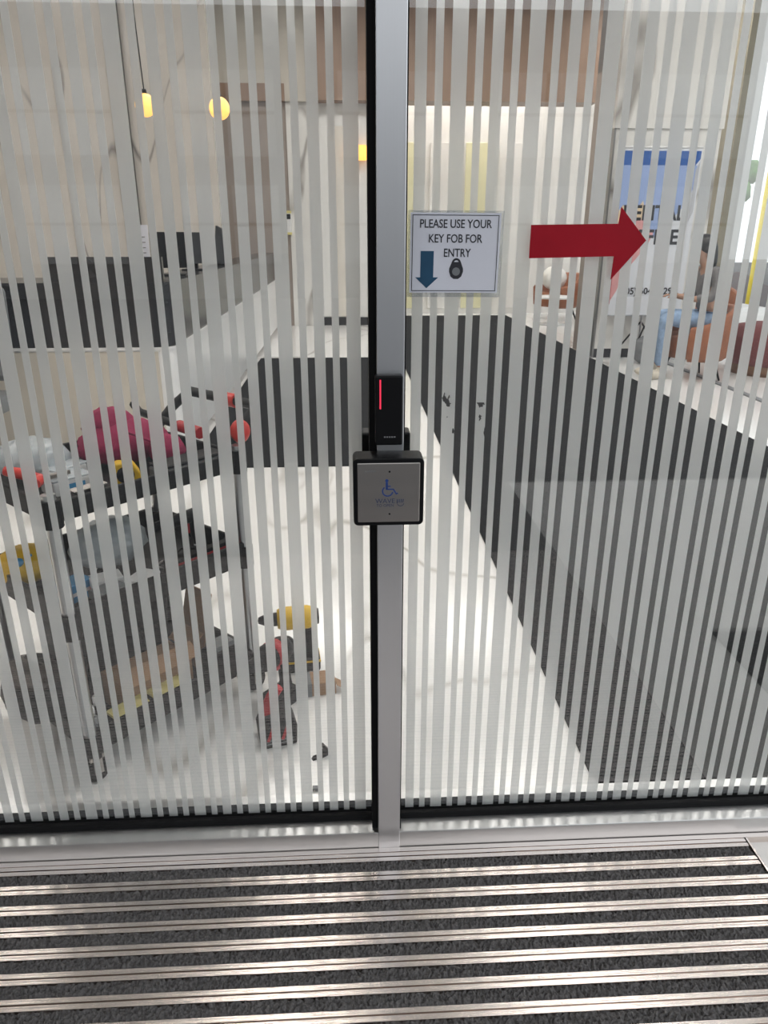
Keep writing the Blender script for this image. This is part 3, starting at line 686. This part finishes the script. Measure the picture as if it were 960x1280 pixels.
for sx in (-1,1): obj('stand_leg', B().tube([(0,.03,.42),(.30*sx,.06,.012)], .010, 8), 'black', bn)
obj('bottom_bar', B().tube([(-BW,0,BB-.008),(BW,0,BB-.008)], .010, 8), 'ban_grey', bn)

# ---- seated person
def skin_mesh(name, verts, edges, radii, m, parent=None, sub=2, root=0):
    me = bpy.data.meshes.new(name); me.from_pydata([tuple(v) for v in verts], edges, []); me.update()
    o = bpy.data.objects.new(name, me); COL.objects.link(o)
    o.modifiers.new('skin', 'SKIN').use_smooth_shade = True
    sv = me.skin_vertices[0].data if me.skin_vertices else None
    if sv is None:
        bm = bmesh.new(); bm.from_mesh(me); bm.verts.layers.skin.verify(); bm.to_mesh(me); bm.free(); sv = me.skin_vertices[0].data
    for i, r in enumerate(radii): sv[i].radius = (r, r) if not isinstance(r, tuple) else r
    for i in (root if isinstance(root, (list, tuple)) else [root]): sv[i].use_root = True
    ss = o.modifiers.new('sub', 'SUBSURF'); ss.levels = sub; ss.render_levels = sub
    bpy.context.view_layer.update()
    me2 = bpy.data.meshes.new_from_object(o.evaluated_get(bpy.context.evaluated_depsgraph_get()))
    bpy.data.objects.remove(o)
    for p in me2.polygons: p.use_smooth = True
    me2.materials.clear()
    return link(name, me2, m, parent)
pr = thing('person', 'seated person in light blue jeans and grey top with long black hair', 'person', (3.41, 5.72, 0))
V = []; E = []; Rr = []; roots = []
def chain(pts, rad, start=None):
    prev = start
    for p, r in zip(pts, rad):
        V.append(p); Rr.append(r); i = len(V)-1
        if prev is not None: E.append((prev, i))
        else: roots.append(i)
        prev = i
    return prev
pel = chain([(.08,0,.56)], [(.13,.10)])
chest = chain([(.09,0,.70),(.07,0,.84),(.04,0,.98)], [(.11,.09),(.12,.09),(.13,.08)], pel)
neck = chain([(.0,0,1.07),(-.04,0,1.11)], [.045,.042], chest)
head = chain([(-.06,0,1.17),(-.07,0,1.24),(-.06,0,1.29)], [.062,.078,.055], neck)
chain([(-.125,0,1.19),(-.142,0,1.185)], [.016,.009], len(V)-2)       # nose
for s in (-1, 1):
    hp = chain([(.06,.085*s,.54)], [.085], pel)
    chain([(-.15,.10*s,.56),(-.36,.10*s,.58),(-.37,.10*s,.50),(-.36,.10*s,.30),(-.35,.10*s,.10)], [.075,.062,.058,.050,.034], hp)
    sh = chain([(.04,.16*s,1.0)], [.05], chest)
    wr_ = chain([(.05,.20*s,.86),(.0,.20*s,.76),(-.13,.13*s,.76),(-.22,.08*s,.78)], [.042,.036,.032,.024], sh)
    pm = chain([(-.27,.065*s,.785)], [(.030,.014)], wr_)
    for q in range(4):
        yy = (.045+.013*q)*s; L_ = (.055,.065,.06,.048)[q]
        chain([(-.285,yy,.787),(-.29-L_*.6,yy,.782),(-.285-L_,yy*.95,.765)], [.0085,.008,.007])
    chain([(-.25,.05*s,.80),(-.265,.035*s,.81),(-.285,.03*s,.805)], [.010,.009,.008])
body = skin_mesh('body', V, E, Rr, 'skin', pr, 1, roots)
V = []; E = []; Rr = []; roots = []
pel = chain([(.08,0,.57)], [(.15,.115)])
for s in (-1, 1):
    hp = chain([(.06,.085*s,.545)], [.10], pel)
    chain([(-.15,.10*s,.565),(-.36,.10*s,.585),(-.375,.10*s,.50),(-.365,.10*s,.30),(-.355,.10*s,.12)], [.092,.080,.074,.066,.060], hp)
skin_mesh('jeans', V, E, Rr, 'denim', pr, 1, roots)
V = []; E = []; Rr = []; roots = []
pel = chain([(.09,0,.62)], [(.15,.115)])
chest = chain([(.09,0,.74),(.07,0,.86),(.04,0,1.0)], [(.135,.105),(.14,.105),(.14,.085)], pel)
for s in (-1, 1):
    sh = chain([(.04,.165*s,1.01)], [.062], chest)
    chain([(.05,.205*s,.87),(.0,.205*s,.765),(-.12,.135*s,.765)], [.055,.048,.042], sh)
skin_mesh('top', V, E, Rr, 'greytop', pr, 1, roots)
hr = B()
hr.ell((-.035,0,1.245), (.095,.088,.092), 18, 12)
hr.ell((.035,0,1.10), (.055,.095,.20), 16, 10)
obj('hair', hr, 'hair', pr)
ey = B()
for s in (-1,1): ey.ell((-.135,.028*s,1.215), (.008,.010,.007), 8, 6)
obj('eyes', ey, 'black', pr)
obj('mouth', B().ell((-.128,0,1.148), (.008,.022,.006), 10, 6), 'maroon', pr)
for s in (-1,1):
    obj('shoe', B().ell((-.40,.10*s,.048), (.125,.048,.048), 16, 10).ell((-.345,.10*s,.075), (.05,.045,.06), 12, 8), 'shoe', pr)

# ================================================================== tool cart
CN = Vector((-.669, .186, 0)); CU = Vector((.683, .730, 0)); CW = Vector((-.730, .683, 0)); CA = math.atan2(.730, .683)
def cp(u, w_, z): return tuple(CN + CU*u + CW*w_ + Vector((0,0,z)))
CL, CWD = .55, .46
ca = thing('tool_cart', 'three-tier black plastic tool cart with steel posts behind the glass', 'cart', tuple(CN), CA)
def tray(z0, z1, wall=.012):
    b = B(); b.box(0, CL, 0, CWD, z0, z0+.012)
    b.box(0, CL, 0, wall, z0, z1).box(0, CL, CWD-wall, CWD, z0, z1).box(0, wall, 0, CWD, z0, z1).box(CL-wall, CL, 0, CWD, z0, z1)
    return b
LV = [(.085,.15), (.435,.505), (.722,.772)]
for a, b_ in LV: obj('tray', tray(a, b_), 'cart', ca, bevel=.004)
for x in (.012, CL-.006):
    for y in (.012, CWD-.012):
        o = obj('post', B().tube([(x,y,.06),(x,y,.79)], .016, 12), 'chrome', ca)
        for a, b_ in LV: obj('collar', B().tube([(x,y,a-.01),(x,y,a+.055)], .024, 12), 'cart', o)
        c_ = obj('castor', B().lathe([(.0005,-.013),(.034,-.013),(.037,0),(.034,.013),(.0005,.013)], (x,y,.037), 18, 'y'), 'blackm', ca)
        obj('fork', B().box(x-.012,x+.012,y-.02,y-.015,.03,.085).box(x-.012,x+.012,y+.015,y+.02,.03,.085).box(x-.02,x+.02,y-.02,y+.02,.073,.085), 'steel', c_)
hn = obj('push_handle', B().tube([(CL-.01,.06,.77),(CL+.06,.06,.83),(CL+.12,.07,.87),(CL+.12,CWD-.07,.87),(CL+.06,CWD-.06,.83),(CL-.01,CWD-.06,.77)], .015, 10), 'cart', ca)
obj('red_grip', B().tube([(CL+.12,.16,.87),(CL+.12,.24,.87)], .021, 12), 'brightred', hn)
obj('red_cap', B().ell((CL+.035,.045,.815), (.03,.026,.034), 12, 8), 'brightred', hn)

def place(name, label, cat, u, w_, z, rz=0, group=None):
    return thing(name, label, cat, cp(u, w_, z), CA+rz, group)
# --- top tray
ZT = .735
t = place('tape_measure', 'yellow and black tape measure on the top tray', 'tape measure', .245, .085, ZT, -.5)
obj('case', B().prism([(-.036,0),(.036,0),(.036,.035),(.02,.062),(-.02,.064),(-.036,.045)], -.02, .02), 'toolyellow', t, bevel=.005)
obj('side_badge', B().lathe([(.0005,-.023),(.02,-.023),(.022,-.02),(.0005,-.02)], (0,0,.033), 18, 'y'), 'black', t)
obj('belt_clip', B().box(-.01,.012,.021,.025,.01,.055), 'steel', t); obj('blade', B().box(.036,.075,-.012,.012,.003,.005), 'steel', t)
random.seed(21)
t = place('cloth_bag', 'crumpled crimson cloth bag on the back of the top tray', 'bag', .365, .285, ZT)
b = B(); b.ell((0,0,.055), (.13,.085,.06), 22, 12, .10); b.ell((-.02,.03,.10), (.07,.06,.05), 16, 10, .12); b.ell((.07,-.09,.035), (.05,.07,.04), 14, 8, .12)
obj('bag_body', b, 'crimson', t)
obj('drawcord', B().tube([(-.03,-.08,.10),(.02,-.10,.07),(.06,-.13,.05),(.10,-.14,.04)], .004, 6), 'crimson', t)
t = place('tool_case', 'flat dark grey case lying under the crimson bag', 'case', .42, .06, ZT)
obj('case_body', B().box(-.10,.10,-.03,.04,0,.03), 'greypl', t, bevel=.006); obj('lid', B().box(-.10,.10,-.03,.04,.032,.04), 'blackm', t, bevel=.004)
def jagged(u, w_, z, su, sw_, sz, label, seed, name='plastic_bag', m='bagfilm', fill=None):
    random.seed(seed); t = place(name, label, 'bag', u, w_, z)
    obj('bag_skin', B().ell((0,0,sz), (su,sw_,sz), 18, 10, .10), m, t)
    if fill:
        b = B()
        for i in range(26): b.obox((random.uniform(-.6,.6)*su, random.uniform(-.6,.6)*sw_, random.uniform(.25,1.1)*sz), (random.uniform(.01,.04), .008, .008), random.uniform(0,3), random.uniform(0,3))
        obj('fasteners', b, fill, t).__setitem__('kind', 'stuff')
    return t
jagged(.13, .34, ZT, .10, .09, .05, 'clear bag of grey fasteners in the far end of the top tray', 1, fill='screwgrey')
for i, (u, w_, lab) in enumerate(((.13, .165, 'clear lidded parts box on the top tray beside the red snips'), (.165, .25, 'clear lidded parts box behind the yellow tape measure'))):
    t = place('parts_box', lab, 'box', u, w_, ZT, .3*i)
    obj('tub', B().box(-.05,.05,-.035,.035,0,.035), 'whitepl', t, bevel=.004); obj('lid', B().box(-.052,.052,-.037,.037,.036,.042), 'bagfilm', t, bevel=.002)
    obj('label_strip', B().box(-.03,.03,-.0365,-.0352,.008,.026), 'bluepl', t)
t = place('tin_snips', 'red-handled snips lying on the near corner of the top tray', 'snips', .065, .15, ZT+.03)
for s in (-1,1): obj('handle', B().tube([(0,.0,.02),(-.03,.045*s,.03),(-.05,.075*s,.035)], [.010,.014,.012], 10), 'brightred', t)
obj('jaws', B().prism([(0,-.012),(.07,-.004),(.07,.004),(0,.012)], .015, .024, 'z'), 'steel', t)
t = place('hex_key_set', 'dark folding key set on the near edge of the top tray', 'tool', .13, .055, ZT)
obj('body', B().box(-.055,.055,-.02,.02,0,.028), 'blackm', t, bevel=.004)
for i in range(4): obj('key', B().tube([(-.045,-.012+.008*i,.032),(.04,-.012+.008*i,.034)], .0035, 6), 'steel', t)
t = place('pry_bar', 'long black bar lying across the end of the top tray', 'bar', .513, .33, ZT+.055)
obj('shaft', B().tube([(0,-.19,.02),(0,.10,.035),(0.01,.15,.05)], .012, 8), 'black', t); obj('grip', B().tube([(0,-.20,.0195),(0,-.10,.0245)], .017, 10), 'toolred', t)
# --- middle tray
ZM = .447
t = place('yellow_pouch', 'yellow zip pouch with blue prints on the middle tray', 'pouch', .06, .34, ZM)
random.seed(5)
obj('pouch_body', B().ell((0,0,.055), (.075,.06,.055), 18, 10, .05), 'toolyellow', t)
for i in range(3): obj('blue_patch', B().ell((-.03+.035*i,-.045+.01*i,.085), (.014,.012,.012), 10, 6), 'bluepl', t)
jagged(.27, .27, ZM, .11, .08, .07, 'clear plastic bag bunched on the middle tray', 9, m='bagfilm', fill='whitepl')
for i, (u, w_, rz, m, lab) in enumerate(((.10,.16,.2,'bluepl','small blue carton on the middle tray beside the yellow pouch'),(.17,.12,-.3,'whitepl','white carton with red stripe on the middle tray'),(.14,.055,.1,'greypl','grey carton at the near edge of the middle tray'),(.235,.05,.4,'whitepl','small white carton at the near edge of the middle tray'))):
    t = place('carton', lab, 'carton', u, w_, ZM, rz)
    obj('carton_body', B().box(-.04,.04,-.028,.028,0,.05), m, t, bevel=.002); obj('stripe', B().box(-.0405,.0405,-.0285,.0285,.018,.028), ('whitepl','brightred','black','bluepl')[i], t)
t = place('spirit_level', 'black and red spirit level along the middle tray edge', 'level', .42, .06, ZM)
obj('beam', B().box(-.10,.10,-.012,.012,.0,.055), 'black', t, bevel=.002); obj('red_insert', B().box(-.095,.095,-.0135,.0135,.022,.044), 'toolred', t)
obj('end_cap', B().box(-.105,-.098,-.014,.014,0,.056), 'black', t); obj('end_cap', B().box(.098,.105,-.014,.014,0,.056), 'black', t)
t = place('glue_gun', 'black trigger tool standing up on the middle tray', 'tool', .455, .20, ZM)
obj('barrel', B().tube([(-.09,0,.10),(.07,0,.10)], [.014,.022], 12), 'black', t); obj('grip', B().tube([(.05,0,.09),(.07,0,.0)], [.018,.02], 10), 'black', t); obj('trigger', B().box(.02,.035,-.005,.005,.05,.08), 'toolred', t)
random.seed(31)
for i in range(9):
    u, w_ = random.uniform(.2,.5), random.uniform(.1,.18)
    t = place('wire_offcut', 'short loose wire offcut lying on the middle tray', 'wire', u, w_, ZM+.0, random.uniform(0,3), 'wire offcuts on the middle tray')
    obj('wire', B().tube([(-.04,0,.004),(0,random.uniform(-.03,.03),.012),(.04,0,.004)], .0032, 6), ('steel','whitepl','black')[i%3], t)
# --- bottom tray
ZB = .097
t = place('tool_bag', 'black tool bag hanging open under the middle tray', 'bag', .26, .33, ZB)
obj('bag_body', B().prism([(-.15,0),(.15,0),(.16,.2),(.13,.26),(-.13,.26),(-.16,.2)], -.09, .09), 'blackm', t, bevel=.015)
obj('handle', B().tube([(-.07,0,.25),(-.06,0,.31),(.06,0,.31),(.07,0,.25)], .008, 8), 'black', t)
for i in range(3): obj('pocket', B().box(-.13+.09*i,-.06+.09*i,-.105,-.09,.02,.13), 'black', t, bevel=.005)
t = place('cardboard_box', 'open brown cardboard box on the bottom tray', 'box', .25, .115, ZB)
obj('box_body', B().box(-.11,.11,-.055,.055,0,.10).box(-.11,.11,-.055,-.051,.10,.12), 'card', t)
obj('flap', B().obox((.0,-.075,.125), (.22,.05,.003), rx=.7), 'card', t); obj('flap', B().obox((.135,0,.125), (.06,.11,.003), ry=-.6), 'card', t)
t = place('cardboard_sheet', 'bent brown cardboard sheet wedged at the end of the cart', 'cardboard', .44, .15, ZB)
obj('sheet', B().obox((0,0,.12), (.005,.12,.24), ry=.25), 'card', t)
for i, (u, lab) in enumerate(((.135,'black parts case with yellow rim on the bottom tray near corner'),(.255,'black parts case with yellow rim before the cardboard box'))):
    t = place('parts_case', lab, 'case', u, .038, ZB)
    obj('case_body', B().box(-.05,.05,-.025,.02,0,.045), 'blackm', t, bevel=.004); obj('yellow_rim', B().box(-.051,.051,-.026,.021,.046,.054), 'paleyellow', t)
for i, (u, w_, lab) in enumerate(((.035,.045,'white capped bottle at the near corner of the bottom tray'),(.075,.075,'white capped bottle beside the yellow-rimmed case'),(.035,.095,'white capped bottle behind the cart post'))):
    t = place('bottle', lab, 'bottle', u, w_, ZB)
    obj('bottle_body', B().lathe([(.0005,0),(.022,0),(.022,.06),(.010,.075),(.0005,.075)], seg=16), ('greypl','blackm','whitepl')[i], t); obj('cap', B().lathe([(.0005,.075),(.013,.075),(.013,.098),(.0005,.098)], seg=14), 'whitepl', t)
random.seed(8)
t = place('canvas_bag', 'dark canvas bag slumped over the open end of the bottom tray', 'bag', .005, .25, ZB)
obj('bag_body', B().ell((0,0,.085), (.09,.13,.085), 20, 12, .06), 'blackm', t); obj('flap', B().ell((-.02,-.02,.15), (.07,.10,.022), 16, 8, .08), 'bronze', t)
t = place('charger', 'black battery charger at the end of the bottom tray', 'charger', .46, .055, ZB)
obj('charger_body', B().box(-.05,.05,-.035,.035,0,.08), 'blackm', t, bevel=.008); obj('dock', B().box(-.035,.035,-.025,.025,.08,.095), 'greypl', t); obj('white_label', B().box(-.03,.03,-.037,-.0352,.03,.045), 'whitepl', t)
# ================================================================== tools on the floor
def drill(label, loc, rz, body, accent):
    t = thing('cordless_drill', label, 'drill', loc, rz)
    t.scale = (.95,1,1)
    obj('motor_housing', B().lathe([(.0005,-.075),(.031,-.072),(.038,-.05),(.038,.03),(.031,.05),(.0005,.052)], (0,0,.185), 16, 'x'), body, t)
    obj('chuck', B().lathe([(.0005,-.135),(.010,-.135),(.018,-.115),(.022,-.08),(.022,-.073),(.0005,-.073)], (0,0,.185), 16, 'x'), 'black', t)
    obj('bit', B().tube([(-.135,0,.185),(-.160,0,.185)], .0045, 6), 'steel', t)
    obj('rear_cap', B().lathe([(.0005,.05),(.028,.05),(.025,.066),(.0005,.068)], (0,0,.185), 16, 'x'), 'black', t)
    g = obj('grip', B().tube([(.02,0,.17),(.032,0,.12),(.038,0,.07),(.036,0,.048)], [.022,.018,.019,.024], 12), 'black', t)
    obj('trigger', B().box(-.006,.012,-.007,.007,.125,.155), accent, g, bevel=.003)
    bt = obj('battery', B().box(-.045,.065,-.036,.036,0,.05), 'blackm', t, bevel=.008)
    obj('battery_stripe', B().box(-.046,.066,-.037,.037,.036,.043), body, bt)
    return t
drill('yellow and black cordless drill standing on the marble floor', (-.168, .705, 0), .12, 'toolyellow', 'black')
t = drill('red and black impact driver standing beside the cart', (-.225, .50, 0), .9, 'blackm', 'toolred')
obj('red_band', B().lathe([(.0005,-.02),(.0395,-.02),(.0395,.012),(.0005,.012)], (0,0,.185), 16, 'x'), 'toolred', t)
for i, (x, y, rz, lab) in enumerate(((-.215,.345,.25,'black radio charger with red ribs standing nearest the glass'),)):
    t = thing('jobsite_charger', lab, 'charger', (x, y, 0), rz)
    obj('body', B().prism([(-.05,0),(.05,0),(.053,.06),(.04,.098),(-.035,.095),(-.053,.055)], -.04, .04), 'blackm', t, bevel=.006)
    for s in (-.022, .018): obj('red_rib', B().obox((s,-.041,.05), (.008,.004,.05), ry=.35), 'toolred', t)
    for z in (.014,.024): obj('vent_line', B().box(-.04,.04,-.042,-.0405,z,z+.004), 'greypl', t)
    obj('handle', B().tube([(-.03,0,.09),(-.01,0,.14),(.01,0,.17)], [.018,.016,.016], 10), 'toolred', t)
t = thing('cardboard_carton', 'flat brown carton with black end lying on the marble floor', 'carton', (-.115, .575, 0), .15)
obj('carton_body', B().box(-.045,.06,-.035,.035,0,.045), 'card', t, bevel=.002); obj('black_end', B().box(-.052,-.015,-.0355,.0355,-.0,.046), 'greypl', t); obj('loose_flap', B().obox((.075,-.01,.02), (.03,.04,.002), ry=.6), 'card', t)
t = thing('clip', 'small black spring clip on the floor near the glass', 'clip', (-.086, .262, 0), .4)
obj('jaw', B().prism([(-.008,0),(.014,.005),(.018,.02),(.006,.038),(-.002,.04),(.004,.02)], -.008, .008), 'black', t); obj('lever', B().prism([(-.03,0),(-.008,0),(-.012,.008),(-.024,.007)], -.006, .006), 'black', t)
t = thing('floor_connector', 'tiny grey connector lying on the floor by the bottom rail', 'connector', (-.098, .135, 0))
obj('shell', B().box(-.009,.009,-.006,.006,0,.01), 'greypl', t, bevel=.001); obj('pin', B().box(-.006,-.003,-.009,-.006,.003,.006), 'steel', t)
